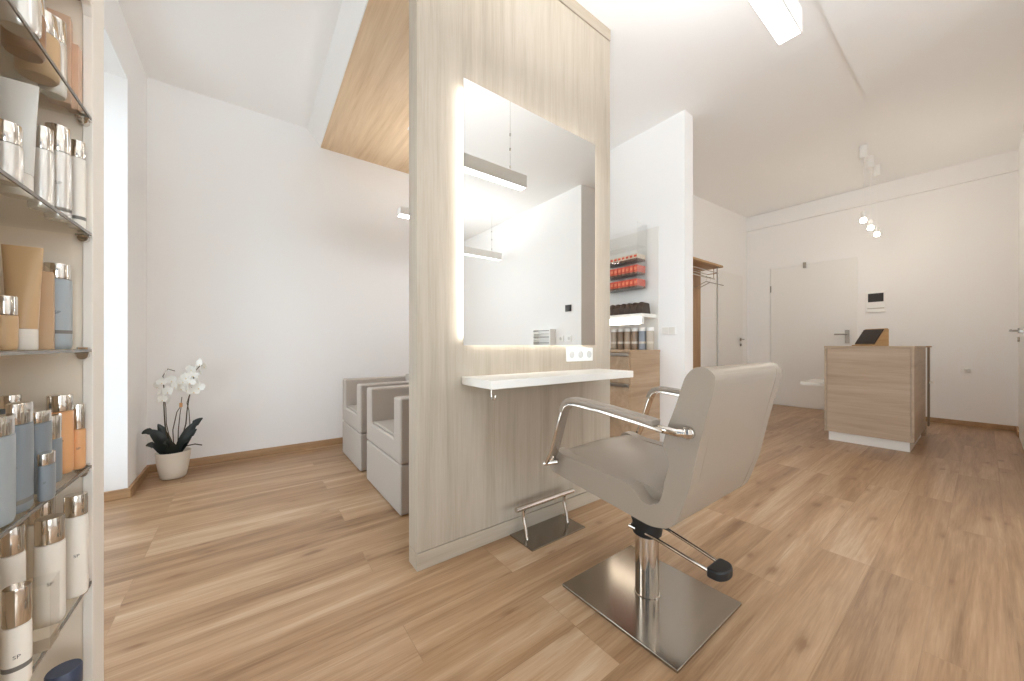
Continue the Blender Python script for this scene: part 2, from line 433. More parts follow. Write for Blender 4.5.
# ------------------------------------------------------------------ styling chair
CX, CY = 1.217, .77
ch = thing('styling_chair', 'taupe leather hydraulic salon chair with chrome armrests on a square steel base', 'chair', (CX, CY, 0))
box('base_plate', M['steel'], .995, 1.447, .532, 1.0, 0, .011, parent=ch, bevel=.003)
c = MB(); c.lathe([(.0, .011), (.046, .011), (.046, .014), (.0425, .016), (.0425, .235), (.0, .235)], (CX, CY, 0), 40)
c.done('column', M['chrome'], ch, smooth=40)
c = MB(); c.lathe([(.0, .235), (.043, .235), (.052, .242), (.055, .262), (.052, .280), (.058, .292), (.058, .318), (.045, .33), (.036, .335), (.036, .40), (.0, .40)], (CX, CY, 0), 36)
c.done('collar', M['black'], ch, smooth=40)
box('seat_bracket', M['black'], CX-.11, CX+.11, CY-.12, CY+.10, .394, .418, parent=ch, bevel=.006)
prof = [(1.030, .452), (1.049, .486), (1.030, .538), (1.005, .545), (.951, .529), (.803, .522), (.69, .514), (.655, .502), (.640, .484), (.622, .470), (.598, .470), (.575, .488),
        (.562, .515), (.556, .560), (.546, .590), (.541, .615), (.556, .640), (.561, .660), (.553, .700), (.521, .785), (.496, .866), (.470, .892), (.440, .893), (.415, .870), (.418, .845), (.456, .690), (.484, .555), (.520, .450), (.545, .422), (.60, .408)]
prof = round_poly(prof, .02, 3)
XA, XB = .967, 1.467
spine = [Vector(p) for p in ((1.02, .452), (.60, .410), (.525, .45), (.487, .555), (.459, .69), (.422, .845), (.43, .875))]
def to_spine(p):
    p = Vector(p); best = None
    for u, v in zip(spine[:-1], spine[1:]):
        d = v-u; t = max(0, min(1, (p-u).dot(d)/d.dot(d))); q = u+d*t
        if best is None or (q-p).length < (best-p).length: best = q
    return tuple(p+(best-p)*.72)
inner = [tuple(Vector(p).lerp(Vector(to_spine(p)), max(0, min(1, (.875-p[1])/.05)))) for p in prof]
def sect(x, P, k=0.):
    c = Vector((.60, .55))
    return [(x, y, z) for y, z in P]
MB().loft([sect(XA, prof), sect(XA+.0495, prof), sect(XA+.0505, inner), sect(XB-.0505, inner), sect(XB-.0495, prof), sect(XB, prof)]).done('shell', M['leather'], ch, bevel=.010, seg=3)
# seat cushion between the side panels, crowned
rings = []
for i in range(13):
    t = i/12; x = XA+.050+t*(XB-XA-.100); cr = .010*math.sin(math.pi*t)
    o_ = [(1.020, .447), (1.040, .485), (1.026+cr*.5, .528+cr*.3), (.985, .537+cr), (.90, .524+cr), (.75, .517+cr), (.62, .505+cr*.6), (.545, .490), (.530, .430), (.60, .412)]
    rings.append([(x, y, z) for y, z in round_poly(o_, .03, 3)])
MB().loft(rings).done('seat', M['leather'], ch, smooth=60)
# backrest: front pad bulges, rear shell plain
rings = []
for i in range(13):
    t = i/12; x = XA+.050+t*(XB-XA-.100); cr = .012*math.sin(math.pi*t)
    o_ = [(.600, .41), (.56, .50), (.535+cr, .60), (.522+cr, .70), (.498+cr, .79), (.480+cr*.5, .855), (.462, .880), (.440, .882), (.422, .866), (.420, .845), (.456, .690), (.484, .555), (.522, .448), (.548, .420)]
    rings.append([(x, y, z) for y, z in round_poly(o_, .025, 3)])
MB().loft(rings).done('backrest', M['leather'], ch, smooth=60)
for sx, X in ((-1, XA), (1, XB)):
    xa = X+sx*.030
    path = [(xa, 1.012, .497)] + [(xa, .985, .545), (xa, .955, .63)] + round_poly([(.93, .70), (.915, .738), (.86, .739)], [0, .03, 0], 5)[0:0]
    corner = [(xa, y, z) for y, z in [(.938, .682), (.926, .712), (.912, .731), (.890, .741), (.862, .742)]]
    path += corner + [(xa, .74, .734), (xa, .62, .722), (xa, .535, .713)]
    ar = MB().tube(path, 0, 16, prof=(.021, .0065)).done('armrest', M['chrome'], ch, smooth=50)
    pad = [(xa, y, z+.009) for y, z in [(.932, .700), (.922, .722), (.907, .738), (.885, .746), (.862, .746), (.74, .738), (.62, .726), (.565, .719)]]
    MB().tube(pad, 0, 16, prof=(.023, .010)).done('arm_pad', M['leather'], ar, smooth=50)
    # fixings to the side panel
    k = MB(); k.cyl((X-sx*.004, .484, .712), (X+sx*.012, .484, .712), .017); k.lathe([(.0, -.017), (.012, -.012), (.017, 0), (.012, .012), (0, .017)], (X+sx*.012, .484, .712), 16)
    k.tube([(X+sx*.012, .484, .712), (xa, .50, .712), (xa, .56, .714)], .0115, 12)
    k.done('arm_bolt', M['chrome'], ar, smooth=40)
    k = MB(); k.cyl((X-sx*.004, 1.000, .500), (X+sx*.016, 1.000, .500), .011); k.tube([(X+sx*.012, .985, .503), (X+sx*.05, 1.022, .494)], .0085, 10)
    k.done('arm_bolt', M['chrome'], ar, smooth=40)
# foot pump
pd = MB()
for xo in (-.047, .047):
    pd.tube([(CX+xo, CY+.045, .262), (CX+xo+.004, CY-.055, .258), (CX+xo*.9+.018, CY-.16, .232), (CX+xo*.75+.03, .53, .210)], .0062, 12)
pd.tube([(CX-.047, CY+.045, .262), (CX+.047, CY+.045, .262)], .0062, 12)
pd = pd.done('pump_pedal', M['chrome'], ch, smooth=40)
PX = CX+.032
MB().prism(round_poly([(PX-.050, .548), (PX+.050, .548), (PX+.048, .508), (PX+.02, .492), (PX-.02, .492), (PX-.048, .508)], .014), 'z', .193, .225).done('pedal_pad', M['black'], pd, bevel=.007, seg=3)
adopt(ch)

# ------------------------------------------------------------------ footrest
fr = thing('footrest', 'chrome T-bar footrest on a steel plate against the oak partition', 'footrest', (1.23, 1.34, 0))
box('base_plate', M['steel'], 1.05, 1.412, 1.248, 1.424, 0, .006, parent=fr, bevel=.002)
for x in (1.09, 1.37):
    MB().tube([(x, 1.335, .006), (x, 1.345, .05), (x, 1.362, .10), (x, 1.362, .135), (x, 1.352, .152)], .0085, 14).done('leg', M['chrome'], fr, smooth=40)
b = MB(); b.tube([(1.035, 1.350, .158), (1.425, 1.350, .158)], .0125, 18)
b.done('foot_bar', M['chrome'], fr, smooth=40)
adopt(fr)

# ------------------------------------------------------------------ washing seats (cube armchairs)
def wash_seat(y0, y1, label):
    r = thing('wash_seat', label, 'armchair', (.98, (y0+y1)/2, 0), 'cube armchairs behind the partition')
    x0, x1 = .677, 1.30; a = .115
    box('base', M['fabric'], x0, x1, y0, y1, 0.004, .283, parent=r, bevel=.012, seg=3)
    MB().prism([(y0, .287), (y1, .287), (y1, .655), (y1-a, .655), (y1-a, .415), (y0+a, .415), (y0+a, .655), (y0, .655)], 'x', x0, x1).done('armrests', M['fabric'], r, bevel=.013, seg=3)
    box('seat', M['fabric'], x0+.018, x1-.101, y0+a+.002, y1-a-.002, .4155, .43, parent=r, bevel=.006, seg=3)
    box('backrest', M['fabric'], x1-.10, x1-.002, y0+a+.001, y1-a-.001, .4155, .68, parent=r, bevel=.014, seg=3)
    adopt(r)
wash_seat(1.935, 2.63, 'taupe cube washing seat right beside the oak partition edge')
wash_seat(2.80, 3.42, 'taupe cube washing seat near the white rear wall, behind its twin')

# ------------------------------------------------------------------ orchid
OX, OY = -.425, 3.50
orc = thing('potted_orchid', 'white orchid with two flower sprays and dark leaves in a cream pot', 'plant', (OX, OY, 0))
p = MB(); p.lathe([(.0, .003), (.062, .003), (.070, .012), (.080, .06), (.089, .12), (.095, .185), (.097, .19), (.094, .193), (.089, .188), (.083, .165), (.0, .16)], (OX, OY, 0), 40)
p.done('pot', M['pot'], orc, smooth=50)
def on(px, py, Y):                                    # a point of the plant on its own upright plane
    a, b_ = ray(px); t = Y/b_; return Vector((a*t, Y, CZ-(py-345.5)/354.*t))
def leaf(pts, w):
    m = MB(); rings = []; n = 16; P = [Vector(q) for q in pts]
    def bez(t):
        k = len(P)-1; v = Vector((0, 0, 0))
        for i, q in enumerate(P): v += q*math.comb(k, i)*(1-t)**(k-i)*t**i
        return v
    for i in range(n+1):
        t = i/n; c_ = bez(t); d = (bez(min(1, t+.02))-bez(max(0, t-.02))).normalized()
        side = d.cross(Vector((0, -.75, .65))).normalized(); nn = side.cross(d).normalized()
        ww = w*(.35+.65*math.sin(math.pi*min(1, t*1.15+.12))**.8 if t < .75 else max(.04, (1-t)/.25)**.6*.80)
        rings.append([c_+side*ww*s+nn*(abs(s)*ww*.35)+nn*(.0018 if k else -.0018)*(1-abs(s)) for k, ss in ((0, (-1, -.5, 0, .5)), (1, (1, .5, 0, -.5))) for s in ss])
    m.loft(rings).done('leaf', M['leaf'], orc, smooth=60)
base = Vector((OX, OY, .165))
for tip, mid, w, yo in (((142, 434), (155, 428), .034, -.05), ((146, 446), (156, 446), .032, -.09), ((152, 437), (162, 436), .030, .04), ((158, 424), (165, 436), .026, .03),
                        ((203, 418), (190, 428), .033, -.02), ((197, 429), (188, 440), .028, -.07), ((190, 440), (182, 444), .026, -.1), ((163, 444), (170, 444), .032, -.1)):
    t_ = on(*tip, OY+yo); m_ = on(*mid, OY+yo*.7)
    leaf([base+Vector(((m_.x-OX)*.25, yo*.3, 0)), m_+Vector((0, 0, .02)), t_], w)
def stemp(pts, r=.0042): MB().tube(pts, [r*(1-.4*i/(len(pts)-1)) for i in range(len(pts))], 8).done('stem', M['stem'], orc, smooth=60)
stemp([base+Vector((-.02, 0, 0)), on(165, 424, OY), on(164, 405, OY), on(164, 388, OY), on(163, 376, OY), on(168, 369, OY-.02), on(175, 371, OY-.03)])
stemp([base+Vector((0, 0, 0)), on(166.5, 424, OY), on(166, 408, OY), on(164.5, 396, OY)], .003)
stemp([base+Vector((.02, 0, 0)), on(186, 424, OY), on(187, 412, OY), on(189, 398, OY), on(193, 384, OY), on(194.5, 372, OY), on(200, 366, OY-.02), on(206, 365, OY-.03)])
stemp([base+Vector((.03, 0, 0)), on(190, 424, OY), on(189, 410, OY), on(187, 403, OY), on(189, 396, OY)], .003)
stemp([base+Vector((0, .02, 0)), on(173, 430, OY+.02), on(177, 412, OY+.02), on(181, 406, OY+.02), on(182, 397, OY+.02)], .0035)
stemp([base+Vector((.02, .02, 0)), on(178.5, 430, OY+.02), on(180, 415, OY+.02), on(181.5, 405, OY+.02)], .0035)
MB().box(-.009, .009, -.006, .006, -.016, .016).done('stem_clip', M['clay'], orc, bevel=.004).location = on(181, 405, OY+.02)
tw = MB().tube([on(186, 446, OY-.05), on(195, 444, OY-.08), on(202, 445, OY-.1)], .004, 8).done('root', M['stem'], orc, smooth=50)
def flower(pos, s, yaw, pitch):
    m = MB(); n = 6
    def petal(ang, L, W, mi):
        ca, sa = math.cos(ang), math.sin(ang); rings = []
        for i in range(n+1):
            t = i/n; ww = W*max(.05, math.sin(math.pi*(t*.92+.06))**.7); zz = .18*L*t*t
            row = []
            for q_ in (-1, -.5, 0, .5, 1):
                u, v = L*t, ww*q_; row.append((u*ca-v*sa, zz*-1*.6 - .10*L*(1-q_*q_)*.5, u*sa+v*ca))
            back = [(x, y+.0012, z) for x, y, z in row[::-1]]
            rings.append(row+back)
        m.mi = mi; m.loft(rings)
    for a in (90, 210, 330): petal(R(a), s, s*.36, 0)
    for a in (8, 172): petal(R(a), s*1.05, s*.58, 0)
    petal(R(270), s*.45, s*.22, 1)
    o = m.done('flower', [M['petal'], M['lip']], orc, smooth=60)
    o.location = pos; o.rotation_euler = (pitch, 0, yaw)
    return o
spots = [(163, 399, 0), (158, 401, 1), (169, 401, 0), (160, 392, 1), (168, 391, 0), (162, 382, 0), (157, 386, 1), (172, 380, 0), (166, 374, 1), (175, 386, 0), (177, 384, 1), (181, 388, 0), (183, 381, 1),
         (187, 389, 0), (190, 382, 0), (186, 377, 1), (193, 375, 0), (197, 379, 0), (199, 387, 1), (196, 369, 0), (201, 372, 0), (204, 366, 1), (191, 369, 1), (200, 363, 0), (194, 391, 1)]
for i, (a, b_, k) in enumerate(spots):
    flower(on(a, b_, OY-.03-.03*random.random()-(.0 if k else .03)), .032+.008*random.random(), R(-38+random.uniform(-45, 35)), R(random.uniform(-25, 20)))
adopt_children = [c for c in orc.children]
adopt(orc)

# ------------------------------------------------------------------ reception counter
rc = thing('reception_counter', 'grey oak reception counter on a white plinth in front of the far wall', 'counter', (5.2, .67, 0))
KX0, KX1, KY0, KY1, KZ = 4.70, 5.68, .373, .98, .945
box('plinth', M['white'], KX0+.02, KX1-.05, KY0+.028, KY1-.03, 0, .086, parent=rc)
box('front_panel', M['counter'], KX0, KX0+.02, KY0+.021, KY1-.021, .088, KZ-.022, parent=rc, bevel=.001)
box('side_panel', M['counterx'], KX0-.002, KX1, KY0, KY0+.019, .088, KZ-.022, parent=rc, bevel=.001)
box('side_panel', M['counterx'], KX0-.002, KX1, KY1-.019, KY1, .088, KZ-.022, parent=rc, bevel=.001)
box('counter_top', M['counter'], KX0-.003, KX1+.01, KY0-.002, KY1+.002, KZ-.02, KZ, parent=rc, bevel=.002)
box('back_panel', M['counter'], KX1-.10, KX1-.08, KY0+.021, KY1-.021, .088, KZ-.022, parent=rc)
adopt(rc)
# open shelf unit behind its right end
su = thing('shelf_upright', 'narrow dark upright with white bracket shelf behind the right end of the reception counter', 'shelf', (5.95, .33, 0))
box('upright_panel', mat('dark_taupe_board', (138, 116, 94), .5), 5.735, 5.83, .352, .366, .10, .935, parent=su)
box('foot_block', M['cab'], 5.69, 5.84, .375, .60, 0, .10, parent=su)
box('bracket_shelf', M['white'], 5.735, 5.83, .325, .351, .55, .57, parent=su, bevel=.002)
box('top_shelf', M['cab'], 5.70, 5.86, .34, .60, .93, .945, parent=su, bevel=.002)
adopt(su)
bs = thing('bag_shelf', 'low white slab shelf sticking out left of the reception counter', 'shelf', (5.2, 1.1, 0))
box('slab', M['white'], 4.93, 5.45, KY1+.001, 1.235, .510, .548, parent=bs, bevel=.004)
adopt(bs)
# tablet stand on the counter
ts = thing('tablet_stand', 'small oak wedge stand with a dark tablet on the reception counter', 'tablet stand', (4.83, .675, KZ))
w = MB(); w.prism(round_poly([(-.075, .0), (-.075, .010), (-.045, .012), (.052, .165), (.060, .168), (.072, .158), (.072, .0)], .002), 'y', -.115, .10)
w.done('wedge_body', M['oak'], ts, bevel=.002)
n_ = Vector((-.153, 0, .097)).normalized(); a = Vector((-.040, 0, .018)); b2 = Vector((.048, 0, .157)); th = n_*.009
tb = MB(); tb.prism([(a.x+n_.x*.001, a.z+n_.z*.001), (b2.x+n_.x*.001, b2.z+n_.z*.001), (b2.x+th.x, b2.z+th.z), (a.x+th.x, a.z+th.z)], 'y', -.098, .098)
tb.done('tablet', M['screen'], ts, bevel=.002)
ts.rotation_euler = (0, 0, R(-39))
# intercom, socket on the far wall
ic = thing('intercom', 'white intercom panel with a small dark display on the far wall above the tablet', 'intercom', (XF, .89, 1.4))
box('panel', M['whitep'], XF-.022, XF-.001, .79, .985, 1.40, 1.68, parent=ic, bevel=.005)
box('display', M['screen'], XF-.025, XF-.021, .812, .960, 1.54, 1.655, parent=ic)
box('speaker_slot', mat('pale_grey_plastic', (200, 194, 186), .5), XF-.024, XF-.021, .805, .968, 1.445, 1.46, parent=ic)
adopt(ic)
so_ = thing('wall_socket', 'white wall socket low on the far wall right of the counter', 'socket', (XF, .15, .66))
box('plate', M['whitep'], XF-.012, XF-.001, .10, .18, .63, .71, parent=so_, bevel=.003)
MB().cyl((XF-.012, .13, .665), (XF-.05, .12, .655), .02).done('plug', M['whitep'], so_, smooth=40)
adopt(so_)
# pendant trio
for i, px_ in enumerate((5.2, 5.6, 5.98)):
    y_ = .77
    pl = thing('pendant_light', ('small pendant bulb nearest the chair, first of the three over the counter', 'small pendant bulb in the middle of the three over the counter', 'small pendant bulb nearest the far wall, last of the three over the counter')[i], 'pendant light', (px_, y_, 2.25), 'pendant lights over the counter')
    MB().lathe([(.0, 0), (.032, 0), (.032, -.13), (.0, -.13)], (px_, y_, HL+(px_-3)*.045), 24).done('canopy', M['whitep'], pl, smooth=40)
    MB().cyl((px_, y_, HL+(px_-3)*.045-.13), (px_, y_, 2.36), .0022, 8).done('cord', M['whitep'], pl, smooth=40)
    MB().lathe([(0, .07), (.012, .07), (.022, .055), (.024, .0), (.0, .0)], (px_, y_, 2.29), 20).done('lamp_holder', M['whitep'], pl, smooth=40)
    MB().lathe([(0, 0), (.018, -.006), (.026, -.02), (.022, -.036), (0, -.046)], (px_, y_, 2.289), 20).done('bulb', M['bulb'], pl, smooth=60)
    adopt(pl)

# linear lamps
def linear_lamp(x0, x1, y, z, label, wires, hc=HC, h=.10, w=.083, up='lampu', down='lampl'):
    r = thing('linear_lamp', label, 'ceiling lamp', ((x0+x1)/2, y, z))
    b = MB(); y0, y1 = y-w/2, y+w/2
    b.box(x0, x1, y0, y0+.004, z, z+h); b.box(x0, x1, y1-.004, y1, z, z+h); b.box(x0, x1, y0+.004, y1-.004, z+.03, z+h)
    b.box(x0, x0+.004, y0+.004, y1-.004, z, z+.03); b.box(x1-.004, x1, y0+.004, y1-.004, z, z+.03)
    b.done('lamp_housing', M['lampb'], r)
    box('diffuser', M[down], x0+.005, x1-.005, y0+.005, y1-.005, z+.002, z+.02, parent=r)
    box('added_uplight', M[up], x0+.03, x1-.03, y0+.012, y1-.012, z+h+.0005, z+h+.003, parent=r)  # added glowing strip on top of the housing, brightens the ceiling
    for x in wires:
        k = MB(); k.cyl((x, y, z+h), (x, y, hc-.012), .0016, 8)
        for q in (.06, .30, .5): k.cyl((x, y, z+h+q*(hc-z-h)), (x, y, z+h+q*(hc-z-h)+.02), .007, 10)
        k.done('wire', M['satin'], r, smooth=40)
        box('ceiling_rose', M['whitep'], x-.10, x+.06, y-.02, y+.02, hc-.014, hc, parent=r, bevel=.004)
    adopt(r)
linear_lamp(.32, 1.84, .495, 2.245, 'long white linear pendant lamp above the styling chair, in front of the mirror', (.52, 1.70), HL-.016)
linear_lamp(1.55, 3.08, -1.63, 2.245, 'long white linear pendant lamp seen in the mirror, the farther one', (1.75, 2.93), HL-.016, up='lampw')
linear_lamp(1.02, 1.75, 2.95, 2.045, 'short white linear lamp over the washing seats, behind the oak partition', (1.2, 1.65), SZ-.006, .06, up='lampw', down='lampd')

# ------------------------------------------------------------------ white divider wall: cabinet, tubes, racks
WX = XD
cb = thing('drawer_cabinet', 'taupe oak drawer cabinet standing against the white divider wall', 'cabinet', (2.75, 2.2, 0))
QX, QY0, QY1, QZ = 2.52, 1.755, 2.75, .912
box('body', M['cab'], QX+.021, WX-.004, QY0, QY1, .0, QZ-.02, parent=cb, bevel=.001)
box('worktop', M['cab'], QX-.004, WX-.004, QY0-.004, QY1, QZ-.019, QZ, parent=cb, bevel=.002)
for z0, z1 in ((.09, .36), (.365, .63), (.635, .888)):
    for y0, y1 in ((QY0+.003, 2.25), (2.255, QY1)):
        d = box('drawer', M['cab'], QX, QX+.02, y0, y1, z0, z1, parent=cb, bevel=.001)
        box('handle', M['satin'], QX-.014, QX+.001, y0+.004, y1-.004, z1-.026, z1-.002, parent=d, bevel=.002)
adopt(cb)
tints = [(196, 184, 168), (150, 156, 164), (150, 128, 108), (172, 150, 128), (140, 118, 98), (176, 160, 142), (150, 156, 164)]
names = ['cream', 'blue-grey', 'brown', 'sand', 'dark brown', 'beige', 'blue-grey']
for i in range(6):
    yy = 1.812+i*.078
    o = thing('hair_product_tube', '%s hair product cylinder standing %s on the drawer cabinet' % (names[i], ('first from the right', 'second from the right', 'third from the right', 'fourth from the right', 'fifth from the right', 'sixth from the right', 'seventh from the right')[i]), 'bottle', (2.915, yy, QZ), 'cylinders on the drawer cabinet')
    tm = mat('tube_tint', tints[i], .35)
    MB().lathe([(0, 0), (.031, 0), (.033, .004), (.033, .165), (.031, .170), (.0, .170)], (2.915, yy, QZ), 24).done('tube_body', tm, o, smooth=40)
    MB().lathe([(0, .171), (.032, .171), (.032, .198), (.030, .202), (0, .202)], (2.915, yy, QZ), 24).done('lid', M['whitep'], o, smooth=40)
    MB().lathe([(0.0334, .055), (.0334, .075)], (2.915, yy, QZ), 24, cap=False).done('label_band', mat('label_band_tint', (214, 204, 190), .5), o, smooth=40)
    adopt(o)
# lit shelf with brown hair swatches on it
ls = thing('lit_shelf', 'white wall shelf with glowing light strip under the dark brown swatches', 'shelf', (WX-.1, 2.2, 1.21))
box('shelf_board', M['white'], 2.74, WX-.006, 1.785, 2.75, 1.20, 1.232, parent=ls, bevel=.003)
box('light_strip', emis('shelf_led', (1., .92, .80), 7.), 2.736, 2.739, 1.79, 2.74, 1.14, 1.198, parent=ls)
box('light_cover', M['whitep'], 2.74, 2.78, 1.79, 2.74, 1.138, 1.1995, parent=ls)
adopt(ls)
for i in range(8):
    y0 = 1.80+i*.062
    m = MB(); rings = []
    for j in range(7):
        t = j/6; a = .5+.5*math.sin(math.pi*t)
        rings.append([(2.775, y0+.058*t, 1.233), (2.765, y0+.058*t, 1.275+.014*a), (2.80, y0+.058*t, 1.318+.020*a), (2.88, y0+.058*t, 1.316+.018*a), (2.90, y0+.058*t, 1.233)])
    o = m.loft(rings).done('hair_swatch', M['hair'], smooth=60)
    tag(o, 'rounded dark brown hair swatch in the row on the lit white shelf', 'hair swatch', 'hair swatches on the lit shelf')
# splash panel and acrylic rack with cartons
tag(box('backing_panel', mat('pale_grey_panel', (236, 233, 228), .4), WX-.006, WX-.001, 1.768, 2.75, .915, 2.03), 'pale flat backing panel on the white divider wall behind the carton rack', 'wall panel')
RX0, RX1, RY0, RY1, RZ0, RZ1 = 2.815, WX-.006, 1.876, 2.60, 1.47, 2.07
rk = thing('carton_rack', 'clear acrylic wall rack holding rows of red cartons', 'rack', (WX, 2.2, RZ0))
a = MB()
a.box(RX1-.004, RX1, RY0, RY1, RZ0, RZ1)
a.box(RX0, RX1-.004, RY0, RY0+.005, RZ0, RZ1)
a.box(RX0, RX1-.004, RY1-.005, RY1, RZ0, RZ1)
a.done('side_sheets', M['acryl'], rk)
rows = [1.475, 1.600, 1.725, 1.86]
for z in rows:
    box('rack_shelf', M['acryl'], RX0, RX1-.004, RY0+.005, RY1-.005, z, z+.005, parent=rk)
    box('front_lip', M['acryl'], RX0, RX0+.004, RY0+.005, RY1-.005, z+.005, z+.03, parent=rk)
adopt(rk)
rl = ['red carton with dark end lying on the lowest tier of the acrylic rack', 'red carton with dark end lying on the middle tier of the acrylic rack', 'white carton with a red flap lying on the upper filled tier of the acrylic rack']
proto = []
for k in range(3):
    m = MB(); m.mi = 0; m.box(0, .13, 0, .038, .016, .078 if k < 2 else .055); m.mi = 1; m.box(.001, .129, .001, .037, 0, .0155)
    if k < 2: m.mi = 2; m.box(-.0006, .0, .006, .030, .034, .060)
    else: m.mi = 2; m.box(-.0006, .0, .004, .034, .025, .045)
    o = m.done('hair_dye_carton', [M['red'] if k < 2 else M['cream'], M['cbot'], M['orange'] if k < 2 else M['red']], bevel=.0)
    proto.append(o)
for k in range(3):
    for j in range(9):
        o = proto[k] if j == 0 else proto[k].copy()
        if j: COL.objects.link(o)
        o.location = (RX0+.008, RY0+.010+j*.043, rows[k]+.0055)
        tag(o, rl[k], 'carton', ('cartons on the lowest rack tier', 'cartons on the middle rack tier', 'cartons on the upper rack tier')[k])
# light switch
sw = thing('light_switch', 'white double light switch on the white divider wall', 'switch', (WX, 1.68, 1.05))
box('plate', M['whitep'], WX-.011, WX, 1.605, 1.735, 1.045, 1.118, parent=sw, bevel=.003)
for y in (1.612, 1.672): box('rocker', mat('rocker_white', (228, 225, 219), .4), WX-.0145, WX-.010, y, y+.056, 1.053, 1.110, parent=sw, bevel=.002)
adopt(sw)

# coat rack in the hall
cr = thing('coat_rack', 'oak wall coat rack with hat shelf and chrome rail in the hall', 'coat rack', (4.7, YH, 0))
box('back_board', M['oakz'], 4.55, 5.12, YH-.028, YH, .30, 2.0, parent=cr, bevel=.003)
box('hat_shelf', M['oak'], 4.30, 5.15, 2.12, YH-.029, 2.002, 2.028, parent=cr, bevel=.003)
k = MB(); k.tube([(4.34, 2.22, 1.86), (5.12, 2.22, 1.86)], .010, 12); k.tube([(4.34, 2.30, 1.93), (5.12, 2.30, 1.93)], .006, 10); k.tube([(4.34, 2.17, 1.93), (5.12, 2.17, 1.93)], .006, 10)
for x in (4.36, 5.10): k.tube([(x, 2.22, 1.86), (x, 2.22, 2.002)], .006, 10); k.tube([(x, 2.165, 1.93), (x, 2.305, 1.93)], .006, 10)
k.done('rail', M['chrome'], cr, smooth=40)
k = MB(); k.tube([(5.07, 2.16, .01), (5.07, 2.16, 2.002)], .010, 12); k.lathe([(0, 0), (.035, 0), (.035, .008), (0, .008)], (5.07, 2.16, 0), 20)
k.done('support_post', M['satin'], cr, smooth=40)
adopt(cr)
for i, x in enumerate((4.88, 4.99)):
    h = MB(); h.tube([(x, 2.22+.0135*math.cos(R(q)), 1.8588+.0135*math.sin(R(q))) for q in range(-20, 200, 20)]+[(x, 2.209, 1.838), (x, 2.22, 1.826), (x, 2.22, 1.80)], .0016, 8)
    h.tube([(x, 2.05, 1.735), (x, 2.22, 1.80), (x, 2.385, 1.735)], .005, 8)
    o = h.done('coat_hanger', M['satin'], smooth=40)
    tag(o, ('thin metal coat hanger near the back board on the coat rack rail', 'thin metal coat hanger at the outer end of the coat rack rail')[i], 'coat hanger', 'hangers on the coat rack')

# things on the side wall, seen in the mirror
tm = thing('thermostat', 'small dark thermostat display on the side wall, seen in the mirror', 'thermostat', (XS, -.43, 1.43))
box('frame', mat('dark_frame_plastic', (52, 50, 48), .4), XS-.016, XS-.001, -.485, -.385, 1.39, 1.475, parent=tm, bevel=.003)
box('display', M['screen'], XS-.018, XS-.0155, -.478, -.392, 1.397, 1.468, parent=tm)
adopt(tm)
for i, y in enumerate((-.42, -.57)):
    s = thing('wall_outlet', ('white outlet below the thermostat, seen in the mirror', 'white outlet between thermostat and product rack, seen in the mirror')[i], 'socket', (XS, y, 1.04))
    box('plate', M['whitep'], XS-.012, XS-.001, y-.04, y+.04, 1.0, 1.08, parent=s, bevel=.003)
    MB().cyl((XS-.012, y, 1.04), (XS-.0135, y, 1.04), .022).done('outlet_well', bpy.data.materials['socket_well_grey'], s, smooth=40)
    adopt(s)
pr = thing('product_rack', 'small white wire rack with three rails on the side wall, seen in the mirror', 'rack', (XS, -.86, .94))
a = MB()
for y in (-1.04, -.70): a.box(XS-.10, XS-.001, y, y+.02, .93, 1.17)
a.done('side_bracket', M['whitep'], pr, bevel=.002)
for z in (.955, 1.035, 1.12):
    box('rail_shelf', M['whitep'], XS-.10, XS-.001, -1.02, -.70, z-.004, z+.004, parent=pr)
    MB().tube([(XS-.10, -1.02, z+.03), (XS-.10, -.70, z+.03)], .005, 8).done('rail', M['grey'], pr, smooth=40)
adopt(pr)

# ------------------------------------------------------------------ product showcase beside the camera
GX = -.268                                    # front plane
PY = 1.165                                    # inner face of its far end panel
case = thing('product_showcase', 'ivory display cabinet with glass shelves of hair products beside the window', 'display cabinet', (-.43, 1.0, 0))
box('end_panel', M['caselin'], XL+.005, GX-.016, PY, PY+.068, 0, 1.74, parent=case)
fp = MB(); fp.box(GX-.0155, GX, PY-.004, PY+.070, 0, 1.80)
fp.prism([(GX-.0155+.0, 1.69), (GX, 1.69), (GX, 1.69)][:0] or [(PY-.004, 1.69), (PY-.004, 1.66), (PY-.012, 1.68), (PY-.034, 1.69)], 'x', GX-.0155, GX)
fp.done('front_post', M['case'], case, bevel=.002)
box('near_panel', M['caselin'], XL+.005, GX-.016, .745, .775, 0, 1.74, parent=case)
box('front_post', M['case'], GX-.0155, GX, .735, .785, 0, 1.80, parent=case, bevel=.002)
box('back_panel', M['caselin'], XL+.003, XL+.018, .775, PY, 0, 1.74, parent=case)
box('top_board', M['casewood'], XL+.005, GX-.016, .775, PY, 1.69, 1.74, parent=case)
box('head_rail', M['case'], GX-.0155, GX, .785, PY-.004, 1.69, 1.80, parent=case, bevel=.002)
box('bottom_board', M['caselin'], XL+.005, GX-.016, .775, PY, .10, .125, parent=case)
SHZ = [1.442, 1.192, .942, .692, .442, .192]
for z in SHZ:
    gsh = box('glass_shelf', M['glass'], XL+.02, GX-.004, .780, PY-.006, z-.006, z, parent=case)
    box('shelf_edge', M['gedge'], GX-.0038, GX-.001, .780, PY-.008, z-.0058, z-.0002, parent=gsh)
    c = MB(); c.cyl((GX-.012, PY, z-.013), (GX-.012, PY-.018, z-.013), .008, 14); c.box(GX-.022, GX-.002, PY-.020, PY-.004, z-.010, z-.0065); c.box(GX-.020, GX-.004, PY-.018, PY-.004, z+.0005, z+.004)
    c.done('shelf_clip', M['chrome'], gsh, smooth=40)
adopt(case)

